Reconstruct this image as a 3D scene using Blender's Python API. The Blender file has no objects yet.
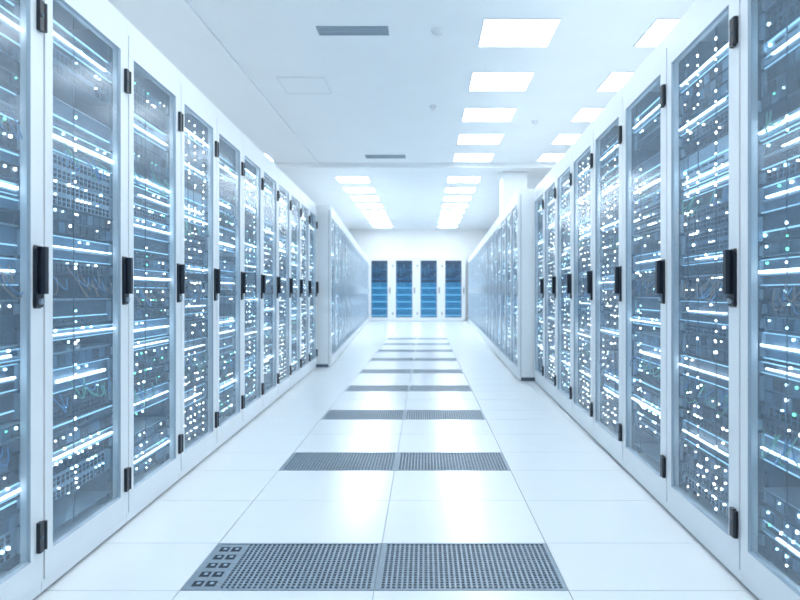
import bpy, math, random
from mathutils import Matrix, Vector
sc = bpy.context.scene
sc.view_settings.view_transform = 'Standard'
sc.view_settings.look = 'None'
F = 700.0; H = 0.918
HC = 3.03

# ------------------------------------------------------------ materials
def new_mat(name):
    m = bpy.data.materials.new(name); m.use_nodes = True
    return m, m.node_tree.nodes, m.node_tree.links

def pbr(name, col, rough=0.5, metal=0.0, noise=0.0, nscale=20, spec=0.5):
    m, n, l = new_mat(name)
    b = n['Principled BSDF']
    b.inputs['Base Color'].default_value = (*col, 1)
    b.inputs['Roughness'].default_value = rough
    b.inputs['Metallic'].default_value = metal
    b.inputs['Specular IOR Level'].default_value = spec
    if noise > 0:
        tc = n.new('ShaderNodeTexCoord'); t = n.new('ShaderNodeTexNoise')
        t.inputs['Scale'].default_value = nscale
        l.new(tc.outputs['Object'], t.inputs['Vector'])
        r = n.new('ShaderNodeValToRGB')
        r.color_ramp.elements[0].position = 0.3; r.color_ramp.elements[1].position = 0.7
        r.color_ramp.elements[0].color = (*[c*(1-noise) for c in col], 1)
        r.color_ramp.elements[1].color = (*[min(1, c*(1+noise)) for c in col], 1)
        l.new(t.outputs['Fac'], r.inputs['Fac']); l.new(r.outputs['Color'], b.inputs['Base Color'])
    return m

def emis(name, col, s, sample=False):
    m, n, l = new_mat(name)
    b = n['Principled BSDF']
    b.inputs['Base Color'].default_value = (*col, 1)
    b.inputs['Emission Color'].default_value = (*col, 1)
    b.inputs['Emission Strength'].default_value = s
    if not sample:
        m.cycles.emission_sampling = 'NONE'
    return m

def glass_mat(name, tint, veil, veilfac, refl=0.55):
    m, n, l = new_mat(name)
    for x in list(n):
        if x.type != 'OUTPUT_MATERIAL': n.remove(x)
    out = [x for x in n if x.type == 'OUTPUT_MATERIAL'][0]
    tr = n.new('ShaderNodeBsdfTransparent'); tr.inputs['Color'].default_value = (*tint, 1)
    df = n.new('ShaderNodeBsdfDiffuse'); df.inputs['Color'].default_value = (*veil, 1)  # diffuse veil puts haze into the pane colour, dotted like door mesh
    gl = n.new('ShaderNodeBsdfGlossy'); gl.inputs['Color'].default_value = (0.9, 0.95, 1, 1)
    gl.inputs['Roughness'].default_value = 0.16
    tc = n.new('ShaderNodeTexCoord'); v = n.new('ShaderNodeTexVoronoi')
    v.inputs['Scale'].default_value = 130; v.inputs['Randomness'].default_value = 0.0
    l.new(tc.outputs['Object'], v.inputs['Vector'])
    mr = n.new('ShaderNodeMapRange')
    mr.inputs['From Min'].default_value = 0.25; mr.inputs['From Max'].default_value = 0.6
    mr.inputs['To Min'].default_value = veilfac*0.5; mr.inputs['To Max'].default_value = veilfac*1.8
    l.new(v.outputs['Distance'], mr.inputs['Value'])
    m1 = n.new('ShaderNodeMixShader'); l.new(mr.outputs['Result'], m1.inputs[0])
    l.new(tr.outputs[0], m1.inputs[1]); l.new(df.outputs[0], m1.inputs[2])
    lw = n.new('ShaderNodeLayerWeight'); lw.inputs['Blend'].default_value = 0.2
    mg = n.new('ShaderNodeMapRange'); mg.inputs['To Min'].default_value = 0.05; mg.inputs['To Max'].default_value = refl
    l.new(lw.outputs['Fresnel'], mg.inputs['Value'])
    m2 = n.new('ShaderNodeMixShader'); l.new(mg.outputs['Result'], m2.inputs[0])
    l.new(m1.outputs[0], m2.inputs[1]); l.new(gl.outputs[0], m2.inputs[2])
    l.new(m2.outputs[0], out.inputs['Surface'])
    return m

M = {}
M['white'] = pbr('rack_white_enamel', (0.84, 0.885, 0.925), 0.33, 0, 0.01, 6)
M['lip'] = pbr('rack_inner_lip', (0.34, 0.43, 0.52), 0.4, 0.2)
M['black'] = pbr('black_plastic', (0.012, 0.018, 0.03), 0.35)
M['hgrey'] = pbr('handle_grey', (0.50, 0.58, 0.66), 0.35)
M['gap'] = pbr('dark_gap', (0.13, 0.18, 0.24), 0.8)  # dark tone for door gaps, plinth and hinge screws
M['inner'] = pbr('rack_inner_steel', (0.07, 0.14, 0.22), 0.45, 0.1)
M['sdark'] = pbr('server_dark_metal', (0.018, 0.052, 0.092), 0.35, 0.1, 0.2, 30)
M['smid'] = pbr('server_blue_metal', (0.07, 0.155, 0.25), 0.35, 0.1, 0.15, 30)
M['slight'] = pbr('server_silver_metal', (0.33, 0.46, 0.58), 0.3, 0.1, 0.1, 30)
M['port'] = pbr('port_black', (0.005, 0.012, 0.028), 0.5)
M['ledw'] = emis('led_white', (0.93, 0.98, 1.0), 9)
M['ledy'] = emis('led_warm', (1.0, 0.90, 0.74), 8)
M['ledc'] = emis('led_cyan', (0.5, 0.85, 1.0), 8)
M['ledg'] = emis('led_green', (0.2, 0.9, 0.55), 2.5)
M['strip'] = emis('light_strip', (0.80, 0.94, 1.0), 5.5)
M['strip2'] = emis('light_strip_soft', (0.45, 0.78, 1.0), 0.9)
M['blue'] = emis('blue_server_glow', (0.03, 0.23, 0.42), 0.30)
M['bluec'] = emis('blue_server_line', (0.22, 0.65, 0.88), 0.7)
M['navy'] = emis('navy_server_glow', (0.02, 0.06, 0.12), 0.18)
M['cabo'] = pbr('cable_brown', (0.30, 0.22, 0.18), 0.5)
M['cabg'] = pbr('cable_green', (0.12, 0.45, 0.33), 0.5)
M['cabb'] = pbr('cable_blue', (0.1, 0.3, 0.6), 0.5)
M['glass'] = glass_mat('perforated_door_glass', (0.85, 0.925, 0.975), (0.46, 0.64, 0.82), 0.125, 0.62)
M['glassd'] = glass_mat('smoked_door_glass', (0.8, 0.9, 0.97), (0.1, 0.2, 0.35), 0.05, 0.15)
M['floor'] = pbr('floor_tile_laminate', (0.865, 0.895, 0.92), 0.22, 0, 0.01, 3, 0.5)
M['ceil'] = pbr('ceiling_paint', (0.87, 0.91, 0.94), 0.6, 0, 0.01, 2)
M['wall'] = pbr('wall_paint', (0.93, 0.95, 0.965), 0.6, 0, 0.01, 2)
M['trim'] = pbr('trim_paint', (0.88, 0.915, 0.945), 0.45)
M['steel'] = pbr('vent_steel', (0.27, 0.34, 0.41), 0.45, 0.15, 0.1, 40)
M['pit'] = pbr('underfloor_dark', (0.03, 0.043, 0.062), 0.8)
M['seam'] = pbr('floor_seam', (0.50, 0.56, 0.61), 0.8)
M['grey'] = pbr('diffuser_grey', (0.32, 0.39, 0.45), 0.5)
M['panel'] = emis('led_panel_diffuser', (0.87, 0.95, 1.0), 8.5, True)
M['panelf'] = emis('led_panel_diffuser_bright', (0.87, 0.95, 1.0), 15.5, True)

# ------------------------------------------------------------ mesh builder
class MB:
    def __init__(s): s.v = []; s.f = []; s.m = []; s.mats = []
    def mi(s, k):
        if k not in s.mats: s.mats.append(k)
        return s.mats.index(k)
    def quad(s, pts, k):
        b = len(s.v); s.v += pts; s.f.append(tuple(range(b, b+len(pts)))); s.m.append(s.mi(k))
    def box(s, x0, x1, y0, y1, z0, z1, k):
        b = len(s.v)
        s.v += [(x0,y0,z0),(x1,y0,z0),(x1,y1,z0),(x0,y1,z0),(x0,y0,z1),(x1,y0,z1),(x1,y1,z1),(x0,y1,z1)]
        for q in ((0,3,2,1),(4,5,6,7),(0,1,5,4),(1,2,6,5),(2,3,7,6),(3,0,4,7)):
            s.f.append(tuple(b+i for i in q)); s.m.append(s.mi(k))
    def prism(s, prof, a0, a1, axis, k, taper=0.0):
        n = len(prof); b = len(s.v)
        cx = sum(p[0] for p in prof)/n; cy = sum(p[1] for p in prof)/n
        for a, t in ((a0, 0), (a1, taper)):
            for p, q in prof:
                p = p+(cx-p)*t; q = q+(cy-q)*t
                s.v.append({'z': (p, q, a), 'y': (p, a, q), 'x': (a, p, q)}[axis])
        mi = s.mi(k)
        s.f.append(tuple(b+i for i in range(n))[::-1]); s.m.append(mi)
        s.f.append(tuple(b+n+i for i in range(n))); s.m.append(mi)
        for i in range(n):
            j = (i+1) % n
            s.f.append((b+i, b+j, b+n+j, b+n+i)); s.m.append(mi)
    def disc(s, x, z, r, y0, y1, k, n=6):
        s.prism([(x+r*math.cos(2*math.pi*i/n), z+r*math.sin(2*math.pi*i/n)) for i in range(n)], y0, y1, 'y', k)
    def tube(s, pts, r, k, n=5):
        b = len(s.v); mi = s.mi(k)
        for i, p in enumerate(pts):
            p = Vector(p); a = Vector(pts[max(0, i-1)]); c = Vector(pts[min(len(pts)-1, i+1)])
            t = (c-a).normalized(); u = t.orthogonal().normalized(); w = t.cross(u)
            for j in range(n):
                an = 2*math.pi*j/n
                s.v.append(tuple(p+u*r*math.cos(an)+w*r*math.sin(an)))
        for i in range(len(pts)-1):
            for j in range(n):
                k2 = (j+1) % n
                s.f.append((b+i*n+j, b+i*n+k2, b+(i+1)*n+k2, b+(i+1)*n+j)); s.m.append(mi)
    def mesh(s, name):
        me = bpy.data.meshes.new(name)
        me.from_pydata(s.v, [], s.f)
        for k in s.mats: me.materials.append(M[k])
        me.polygons.foreach_set('material_index', s.m)
        import bmesh
        bm = bmesh.new(); bm.from_mesh(me); bmesh.ops.recalc_face_normals(bm, faces=bm.faces)
        bm.to_mesh(me); bm.free(); me.update()
        return me
    def obj(s, name):
        o = bpy.data.objects.new(name, s.mesh(name)); sc.collection.objects.link(o); return o

def add(me, name, loc=(0, 0, 0), rz=0.0, scale=(1, 1, 1)):
    o = bpy.data.objects.new(name, me); sc.collection.objects.link(o)
    o.location = loc; o.rotation_euler = (0, 0, rz); o.scale = scale
    return o

# ------------------------------------------------------------ server rack
W = 0.663; HT = 2.0; DP = 0.9
GX0, GX1, GZ0, GZ1 = 0.052, W-0.078, 0.13, 1.855
YP = -0.027     # pane plane
def rack_shell(b, sidemat='white'):
    b.box(0, 0.02, 0, DP, 0.04, HT, sidemat)
    b.box(W-0.02, W, 0, DP, 0.04, HT, sidemat)
    b.box(0.02, W-0.02, DP-0.02, DP, 0.04, HT, sidemat)
    b.box(0.02, W-0.02, 0, DP-0.02, HT-0.05, HT, sidemat)
    b.box(0.02, W-0.02, 0, DP-0.02, 0.04, 0.10, sidemat)
    b.box(0.012, W-0.012, 0.012, DP-0.02, 0.0, 0.04, 'gap')
    b.box(0, W, -0.026, 0, 1.942, HT, 'white')
    b.box(0, W, -0.026, 0, 0.012, 0.046, 'white')
    b.box(0.001, 0.02, -0.004, 0, 0.046, 1.942, 'gap')
    b.box(W-0.02, W-0.001, -0.004, 0, 0.046, 1.942, 'gap')
    for i in range(6):
        b.box(0.12+i*0.07, 0.16+i*0.07, 0.25, 0.6, HT, HT+0.004, 'grey')
    y0, y1 = -0.034, -0.004
    a, c = 0.004, W-0.004
    b.box(a, GX0, y0, y1, 0.05, 1.937, 'white')
    b.box(GX1, c, y0, y1, 0.05, 1.937, 'white')
    b.box(GX0, GX1, y0, y1, 0.05, GZ0, 'white')
    b.box(GX0, GX1, y0, y1, GZ1, 1.937, 'white')
    t = 0.007
    o = [(GX0, y0, GZ0), (GX1, y0, GZ0), (GX1, y0, GZ1), (GX0, y0, GZ1)]
    i_ = [(GX0+t, YP, GZ0+t), (GX1-t, YP, GZ0+t), (GX1-t, YP, GZ1-t), (GX0+t, YP, GZ1-t)]
    for q in range(4):
        r = (q+1) % 4
        b.quad([o[q], o[r], i_[r], i_[q]], 'lip')  # blue-grey colour stands in for shading on the white frame's inner edges

def hardware(b, hk):
    hx = W-0.042; y0 = -0.034
    b.prism([(hx-0.02, 0.872), (hx+0.02, 0.872), (hx+0.024, 0.88), (hx+0.024, 1.052), (hx+0.02, 1.06), (hx-0.02, 1.06), (hx-0.024, 1.052), (hx-0.024, 0.88)], y0, y0-0.010, 'y', hk, 0.05)
    b.prism([(hx-0.013, y0-0.010), (hx+0.013, y0-0.010), (hx+0.016, y0-0.022), (hx+0.01, y0-0.030), (hx-0.01, y0-0.030), (hx-0.016, y0-0.022)], 0.915, 1.055, 'z', hk)
    b.disc(hx, 0.893, 0.010, y0-0.010, y0-0.018, 'lip', 10)
    for z in (0.19, 1.745):
        b.box(hx-0.004, hx+0.020, y0-0.012, y0, z-0.045, z+0.045, hk)
        b.disc(hx+0.008, z, 0.006, y0-0.015, y0-0.012, 'gap', 6)
        b.prism([(hx+0.030+0.008*math.cos(k*math.pi/4), y0-0.008+0.008*math.sin(k*math.pi/4)) for k in range(8)], z-0.042, z+0.042, 'z', hk)

def interior(b, rng, ledcol, style):
    x0, x1 = 0.045, W-0.05
    b.box(0.02, 0.024, 0.0, DP-0.03, 0.10, 1.95, 'inner')
    b.box(W-0.024, W-0.02, 0.0, DP-0.03, 0.10, 1.95, 'inner')
    b.box(0.024, W-0.024, 0.62, 0.63, 0.10, 1.95, 'inner')
    for px in (x0-0.02, x1):
        b.box(px, px+0.02, 0.03, 0.07, 0.10, 1.95, 'smid')
        for i in range(40):
            b.box(px+0.006, px+0.014, 0.028, 0.03, 0.14+i*0.0445, 0.15+i*0.0445, 'port')
    z = 0.145; last = 0
    while z < 1.80:
        h = rng.choice([0.044, 0.044, 0.044, 0.088, 0.088])
        if z+h > 1.85: h = 0.044
        kind = rng.choice(['drive', 'drive', 'switch', 'switch', 'blank', 'shelf', 'gap'])
        if last > 2: kind = 'shelf'
        last = 0 if kind == 'shelf' else last+1
        upper = z > 1.5
        p = 0.14 if upper else 0.34
        if style == 'cols': p *= 0.6
        yf = 0.006+rng.random()*0.02
        mat = rng.choice(['sdark', 'sdark', 'sdark', 'smid', 'smid', 'slight'])
        if kind == 'shelf': mat = rng.choice(['sdark', 'smid'])
        if kind != 'gap':
            b.box(x0, x1, yf, 0.58, z+0.002, z+h-0.003, mat)
            b.box(x0-0.004, x0+0.012, yf-0.012, yf, z+0.006, z+h-0.008, 'slight')
            b.box(x1-0.012, x1+0.004, yf-0.012, yf, z+0.006, z+h-0.008, 'slight')
        rows = max(1, int(round(h/0.044)))
        lw = x1-x0-0.04
        szs = [0.0025, 0.003, 0.004, 0.005]
        if kind == 'drive':
            n = 10
            for r in range(rows):
                for i in range(n):
                    xa = x0+0.02+lw*i/n
                    za = z+0.005+r*0.043
                    b.box(xa+0.002, xa+lw/n-0.003, yf-0.007, yf, za, za+0.034, rng.choice(['sdark', 'smid', 'port']))
                    if rng.random() < p:
                        b.disc(xa+lw/n*0.5, za+0.026, rng.choice(szs), yf-0.011, yf-0.007, rng.choice(ledcol))
        elif kind == 'switch':
            n = 16
            for r in range(rows):
                za = z+0.006+r*0.043
                for i in range(n):
                    xa = x0+0.03+(lw-0.02)*i/n
                    b.box(xa, xa+0.017, yf-0.003, yf+0.001, za, za+0.012, 'port')
                    b.box(xa, xa+0.017, yf-0.003, yf+0.001, za+0.016, za+0.026, 'port')
                    if rng.random() < p:
                        b.disc(xa+0.009, za+0.031, rng.choice(szs), yf-0.006, yf, rng.choice(ledcol))
        elif kind == 'blank':
            b.box(x0+0.02, x1-0.02, yf-0.006, yf, z+0.030, z+0.034, 'strip2')
            for i in range(5):
                b.box(x0+0.06+i*0.07, x0+0.11+i*0.07, yf-0.004, yf, z+0.014, z+0.02, 'port')
            b.disc(x0+0.03, z+0.022, 0.005, yf-0.006, yf, 'ledc')
        elif kind == 'shelf':
            L = rng.uniform(0.6, 1.0)*(x1-x0)
            xs_ = rng.uniform(x0, x1-L); t = rng.choice([0.002, 0.003, 0.0045])
            if style == 'cols' or upper: t = 0.002
            b.box(xs_, xs_+L, yf-0.020, yf-0.012, z+h*0.5-t, z+h*0.5+t, 'strip')
            b.box(x0, x1, yf-0.014, yf, z+h*0.5-0.010, z+h*0.5-0.0055, 'slight')
            b.box(x0, x1, yf-0.004, yf, z+0.003, z+0.006, 'strip2')
            b.box(x0, x1, yf-0.004, yf, z+h-0.009, z+h-0.0065, 'strip2')
            for i in range(8):
                if rng.random() < p: b.disc(x0+0.04+i*lw/8, z+h*0.8, 0.004, yf-0.006, yf, rng.choice(ledcol))
        else:
            b.box(x0, x1, 0.015, 0.5, z, z+0.005, 'slight')
            for i in range(7):
                if rng.random() < p:
                    b.disc(x0+0.03+i*lw/7, z+h*0.5, 0.005, 0.10, 0.105, rng.choice(ledcol))
        z += h
    cols = ((x0+0.14, 0.45), (x0+0.24, 0.8), (x0+0.40, 0.8)) if style == 'cols' else ((x0+0.2, 0.35),)
    for cx, pr in cols:
        run = True
        for i in range(46):
            if rng.random() < 0.15: run = not run
            if rng.random() < (pr if run else pr*0.25):
                b.disc(cx+rng.uniform(-0.003, 0.003), 0.17+i*0.0362, rng.choice([0.003, 0.004, 0.0052]), -0.019, -0.015, rng.choice(ledcol))
        b.box(cx-0.007, cx-0.0055, -0.015, -0.012, 0.15, 1.84, 'sdark')
    for zz, ks in ((rng.uniform(0.90, 0.98), ['cabo', 'cabo', 'cabb']), (rng.uniform(0.35, 0.6), ['cabg', 'cabb']), (rng.uniform(1.2, 1.5), ['cabg', 'cabb'])):
        for i in range(10):
            xa = x0+0.03+rng.random()*lw*0.9; xb = min(x1, max(x0, xa+rng.uniform(-0.15, 0.15)))
            za, zb = zz+rng.uniform(-0.02, 0.02), zz+rng.uniform(-0.06, 0.04)
            pts = []
            for t in range(7):
                u = t/6; pts.append((xa+(xb-xa)*u, 0.004-0.020*math.sin(math.pi*u), za+(zb-za)*u-0.04*math.sin(math.pi*u)))
            b.tube(pts, 0.0022, rng.choice(ks), 4)

variants = []; variants_far = []
for s in range(6):
    for far in (False, True):
        rng = random.Random(11+s)
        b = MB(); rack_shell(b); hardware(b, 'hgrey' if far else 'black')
        led = [['ledw', 'ledw', 'ledc', 'ledc'], ['ledw', 'ledw', 'ledc', 'ledc', 'ledg'], ['ledw', 'ledy', 'ledw', 'ledw']][s % 3]
        interior(b, rng, led, 'cols' if s % 3 == 2 or s == 3 else 'strips')
        e = 0.006
        b.quad([(GX0+e, YP, GZ0+e), (GX1-e, YP, GZ0+e), (GX1-e, YP, GZ1-e), (GX0+e, YP, GZ1-e)], 'glass')
        (variants_far if far else variants).append(b.mesh('server_rack_mesh_%d' % s))

def bank(side, x_at0, slope, start, pitch, count, first, vs, seq):
    ang = math.atan(slope)
    for k in range(first, first+count):
        d0 = start+pitch*k
        me = vs[seq[(k-first) % len(seq)]]
        if side == 'L':
            add(me, 'server_rack', (x_at0+slope*d0, d0, 0), math.pi/2-ang, ((pitch-0.002)/W, 1, 1))
        else:
            d1 = d0+pitch
            add(me, 'server_rack', (x_at0+slope*d1, d1, 0), -math.pi/2-ang, ((pitch-0.002)/W, 1, 1))

bank('L', -1.13, -0.027, 2.12, 0.645, 15, -5, variants, [0, 1, 2, 4, 1, 0, 4, 2, 1, 3, 0, 2, 4, 5, 1])
bank('R', 0.955, 0.0286, 2.185, 0.72, 12, -5, variants, [2, 0, 3, 1, 4, 2, 0, 5, 2, 3, 5, 0])
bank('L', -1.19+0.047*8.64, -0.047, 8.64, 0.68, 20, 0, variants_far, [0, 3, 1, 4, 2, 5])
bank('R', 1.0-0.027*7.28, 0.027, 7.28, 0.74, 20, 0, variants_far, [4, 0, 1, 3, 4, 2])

# ------------------------------------------------------------ cabinets on the end wall
cw = 0.75
b = MB()
b.box(0, 0.02, 0, 0.38, 0, 2.06, 'white'); b.box(cw-0.02, cw, 0, 0.38, 0, 2.06, 'white')
b.box(0.02, cw-0.02, 0.36, 0.38, 0, 2.06, 'white'); b.box(0.02, cw-0.02, 0, 0.36, 2.0, 2.06, 'white')
b.box(0.02, cw-0.02, 0, 0.36, 0, 0.08, 'white')
b.box(0.004, 0.125, -0.03, 0, 0.02, 2.05, 'white'); b.box(cw-0.125, cw-0.004, -0.03, 0, 0.02, 2.05, 'white')
b.box(0.125, cw-0.125, -0.03, 0, 0.02, 0.12, 'white'); b.box(0.125, cw-0.125, -0.03, 0, 1.98, 2.05, 'white')
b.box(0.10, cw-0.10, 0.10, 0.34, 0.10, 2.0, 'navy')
rng = random.Random(4)
for i in range(24):
    z = 0.15+i*0.075
    if z > 1.9: break
    top = z > 1.22
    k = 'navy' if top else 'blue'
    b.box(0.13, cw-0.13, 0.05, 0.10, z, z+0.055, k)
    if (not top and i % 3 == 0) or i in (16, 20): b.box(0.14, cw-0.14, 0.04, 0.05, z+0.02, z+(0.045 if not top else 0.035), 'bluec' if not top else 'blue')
    for j in range(5):
        if rng.random() < 0.35: b.disc(0.17+j*0.1, z+0.03, 0.012, 0.035, 0.05, 'bluec')
b.quad([(0.125, -0.012, 0.12), (cw-0.125, -0.012, 0.12), (cw-0.125, -0.012, 1.98), (0.125, -0.012, 1.98)], 'glassd')
b.box(cw-0.07, cw-0.045, -0.055, -0.03, 0.9, 1.1, 'black')
for z in (0.25, 1.8): b.box(0.02, 0.045, -0.045, -0.03, z-0.04, z+0.04, 'black')
cab = b.mesh('server_cabinet_mesh')
for i in range(4):
    add(cab, 'server_cabinet', (-1.89+i*0.805, 22.9, 0), 0, (1.07, 1, 1))

# ------------------------------------------------------------ room shell
XL, XR, Y0, Y1 = -3.4, 2.9, -3.2, 23.32
b = MB(); b.box(XL, XR, Y0, Y1, -0.10, -0.006, 'seam')
xs = [-0.757+0.6*i for i in range(-5, 8)]
ys = []
for n in range(-4, 16):
    base = 2.16+1.46*n
    ys += [base, base+0.41, base+0.935]
ys = [y for y in ys if Y0 < y < Y1]; ys = [Y0]+ys+[Y1]
xs = [x for x in xs if XL < x < XR]; xs = [XL]+xs+[XR]
g = 0.0016
vent_cells = []
for j in range(len(ys)-1):
    q = (ys[j]-2.16)/1.46
    isv = abs(q-round(q)) < 1e-4 and -3 < round(q) < 9
    for i in range(len(xs)-1):
        xa, xb = xs[i], xs[i+1]
        if isv and (abs(xa+0.757) < 0.01 or abs(xa+0.157) < 0.01) and ys[j+1]-ys[j] < 0.45:
            vent_cells.append((xa, xb, ys[j], ys[j+1])); continue
        b.box(xa+g, xb-g, ys[j]+g, ys[j+1]-g, -0.006, 0.0, 'floor')
b.obj('floor')

def vent_mesh(special):
    w, d = 0.6-2*g, 0.41-2*g
    b = MB()
    b.box(0, w, 0, d, -0.0055, -0.0045, 'pit')
    fr = 0.012
    for q in ((0, w, 0, fr), (0, w, d-fr, d), (0, fr, fr, d-fr), (w-fr, w, fr, d-fr)):
        b.box(*q, -0.0045, 0.001, 'steel')
    xa = fr
    if special:
        b.box(fr, 0.11, fr, d-fr, -0.0045, -0.0005, 'steel')
        for r in range(5):
            for c in range(2):
                x = 0.022+c*0.042; y = 0.03+r*0.074
                b.box(x, x+0.032, y, y+0.04, -0.0005, 0.0004, 'pit')
                b.box(x+0.012, x+0.024, y+0.014, y+0.030, 0.0004, 0.001, 'slight')
        xa = 0.11
    nx = int((w-fr-xa)/0.0165); st = (w-fr-xa)/nx
    for i in range(nx):
        b.box(xa+i*st, xa+i*st+0.0065, fr, d-fr, -0.0045, 0.0, 'steel')
    ny = 20; st = (d-2*fr)/ny
    for i in range(1, ny):
        b.box(xa, w-fr, fr+i*st-0.0035, fr+i*st+0.0035, -0.0045, -0.0003, 'steel')
    return b.mesh('floor_vent_mesh')
va, vb = vent_mesh(False), vent_mesh(True)
for (xa, xb, ya, yb) in vent_cells:
    me = vb if (xa < -0.5 and abs(ya-2.16) < 0.01) else va
    add(me, 'floor_vent', (xa+g, ya+g, 0))

b = MB(); b.box(XL, XR, Y0, Y1, HC, HC+0.1, 'ceil'); b.obj('ceiling')
b = MB(); b.box(XL-0.1, XL, Y0, Y1, -0.1, HC+0.1, 'wall'); b.obj('wall_left')
b = MB(); b.box(XR, XR+0.1, Y0, Y1, -0.1, HC+0.1, 'wall'); b.obj('wall_right')
b = MB(); b.box(XL-0.1, XR+0.1, Y1, Y1+0.1, -0.1, HC+0.1, 'wall'); b.obj('wall_back')
b = MB(); b.box(XL-0.1, XR+0.1, Y0-0.1, Y0, -0.1, HC+0.1, 'wall'); b.obj('wall_front')
b = MB(); b.box(XL, XR, Y1-0.015, Y1, 0, 0.1, 'trim'); b.obj('baseboard_back')
b = MB(); b.box(-1.75, -1.72, Y0, 11.4, HC-0.02, HC, 'trim'); b.obj('trim_1')
b = MB(); b.box(XL, XR, 11.4, 11.75, HC-0.07, HC, 'trim'); b.box(XL, XR, 11.36, 11.40, HC-0.02, HC, 'trim'); b.obj('ceiling_beam')
b = MB()
for y in (3.0, 4.3, 9.0): b.box(-1.72, XR, y, y+0.004, HC-0.0005, HC, 'trim')
b.obj('trim_2')
b = MB(); b.box(1.32, 1.72, 11.8, 12.4, 2.08, HC, 'trim'); b.box(1.29, 1.75, 11.77, 12.43, HC-0.12, HC-0.08, 'trim'); b.box(1.29, 1.75, 11.77, 12.43, 2.02, 2.08, 'trim'); b.obj('air_duct')

def diffuser(name, x0, x1, y0, y1, slats, fm='white', sm='grey'):
    b = MB(); z1 = HC; z0 = HC-0.008; f = 0.012
    b.box(x0, x1, y0, y0+f, z0, z1, fm); b.box(x0, x1, y1-f, y1, z0, z1, fm)
    b.box(x0, x0+f, y0+f, y1-f, z0, z1, fm); b.box(x1-f, x1, y0+f, y1-f, z0, z1, fm)
    b.box(x0+f, x1-f, y0+f, y1-f, HC-0.003, z1, sm)
    for i in range(slats):
        y = y0+f+(y1-y0-2*f)*(i+0.5)/slats
        b.box(x0+f, x1-f, y-0.004, y+0.004, z0, HC-0.003, fm if fm != 'grey' else 'lip')
    return b.obj(name)
diffuser('slot_diffuser', -0.864, -0.293, 5.54, 5.72, 3, 'grey', 'grey')
M['faint'] = pbr('access_panel_paint', (0.78, 0.82, 0.85), 0.6)
diffuser('ceiling_access_panel', -1.46, -0.98, 6.84, 7.4, 0, 'faint', 'ceil')
diffuser('slot_diffuser', -0.92, -0.3, 10.7, 10.95, 3, 'grey', 'grey')
def detector(x, y, r=0.055):
    b = MB()
    for ra, rb, za, zb in ((r, r, HC-0.012, HC), (r*0.7, r*0.85, HC-0.035, HC-0.012), (r*0.3, r*0.5, HC-0.045, HC-0.035)):
        n = 20; prof = [(x+rb*math.cos(2*math.pi*i/n), y+rb*math.sin(2*math.pi*i/n)) for i in range(n)]
        b.prism(prof, zb, za, 'z', 'faint', 1-ra/rb)
    b.obj('smoke_detector')
detector(0.104, 5.62); detector(0.09, 7.9, 0.04); detector(1.35, 8.6, 0.04)

def pmesh(k):
    b = MB()
    b.box(0, 0.6, 0, 0.012, -0.010, 0, 'white'); b.box(0, 0.6, 0.588, 0.6, -0.010, 0, 'white')
    b.box(0, 0.012, 0.012, 0.588, -0.010, 0, 'white'); b.box(0.588, 0.6, 0.012, 0.588, -0.010, 0, 'white')
    b.box(0.012, 0.588, 0.012, 0.588, -0.009, -0.001, k)
    return b.mesh('ceiling_light_panel_mesh')
pm, pf = pmesh('panel'), pmesh('panelf')
def panel(x, y, m=pm): add(m, 'ceiling_light_panel', (x, y, HC))
for i in range(-4, 5):
    y = 5.38+1.30*i
    panel(0.45, y); panel(1.78, y)
    if i < -1: panel(-1.0, y)  # unseen extra column near the camera, added to light the right rack fronts
    panel(-3.0, y)  # unseen column added behind the left racks to brighten ceiling and wall
for i in range(0, 8):
    y = 12.7+1.30*i
    panel(-1.63, y, pf); panel(0.42, y, pf)

w = bpy.data.worlds.new('World'); sc.world = w; w.use_nodes = True
w.node_tree.nodes['Background'].inputs[0].default_value = (0.7, 0.85, 1, 1)
w.node_tree.nodes['Background'].inputs[1].default_value = 0.5

cd = bpy.data.cameras.new('camera'); cam = bpy.data.objects.new('camera', cd); sc.collection.objects.link(cam)
cam.location = (0, 0, H); cam.rotation_euler = (math.pi/2, 0, 0)
cd.sensor_width = 36; cd.lens = 36*F/800
cd.shift_x = -(425-400)/800; cd.shift_y = (293-300)/800
cd.clip_start = 0.05; cd.clip_end = 100
cd.dof.use_dof = True; cd.dof.focus_distance = 3.0; cd.dof.aperture_fstop = 3.2
sc.camera = cam
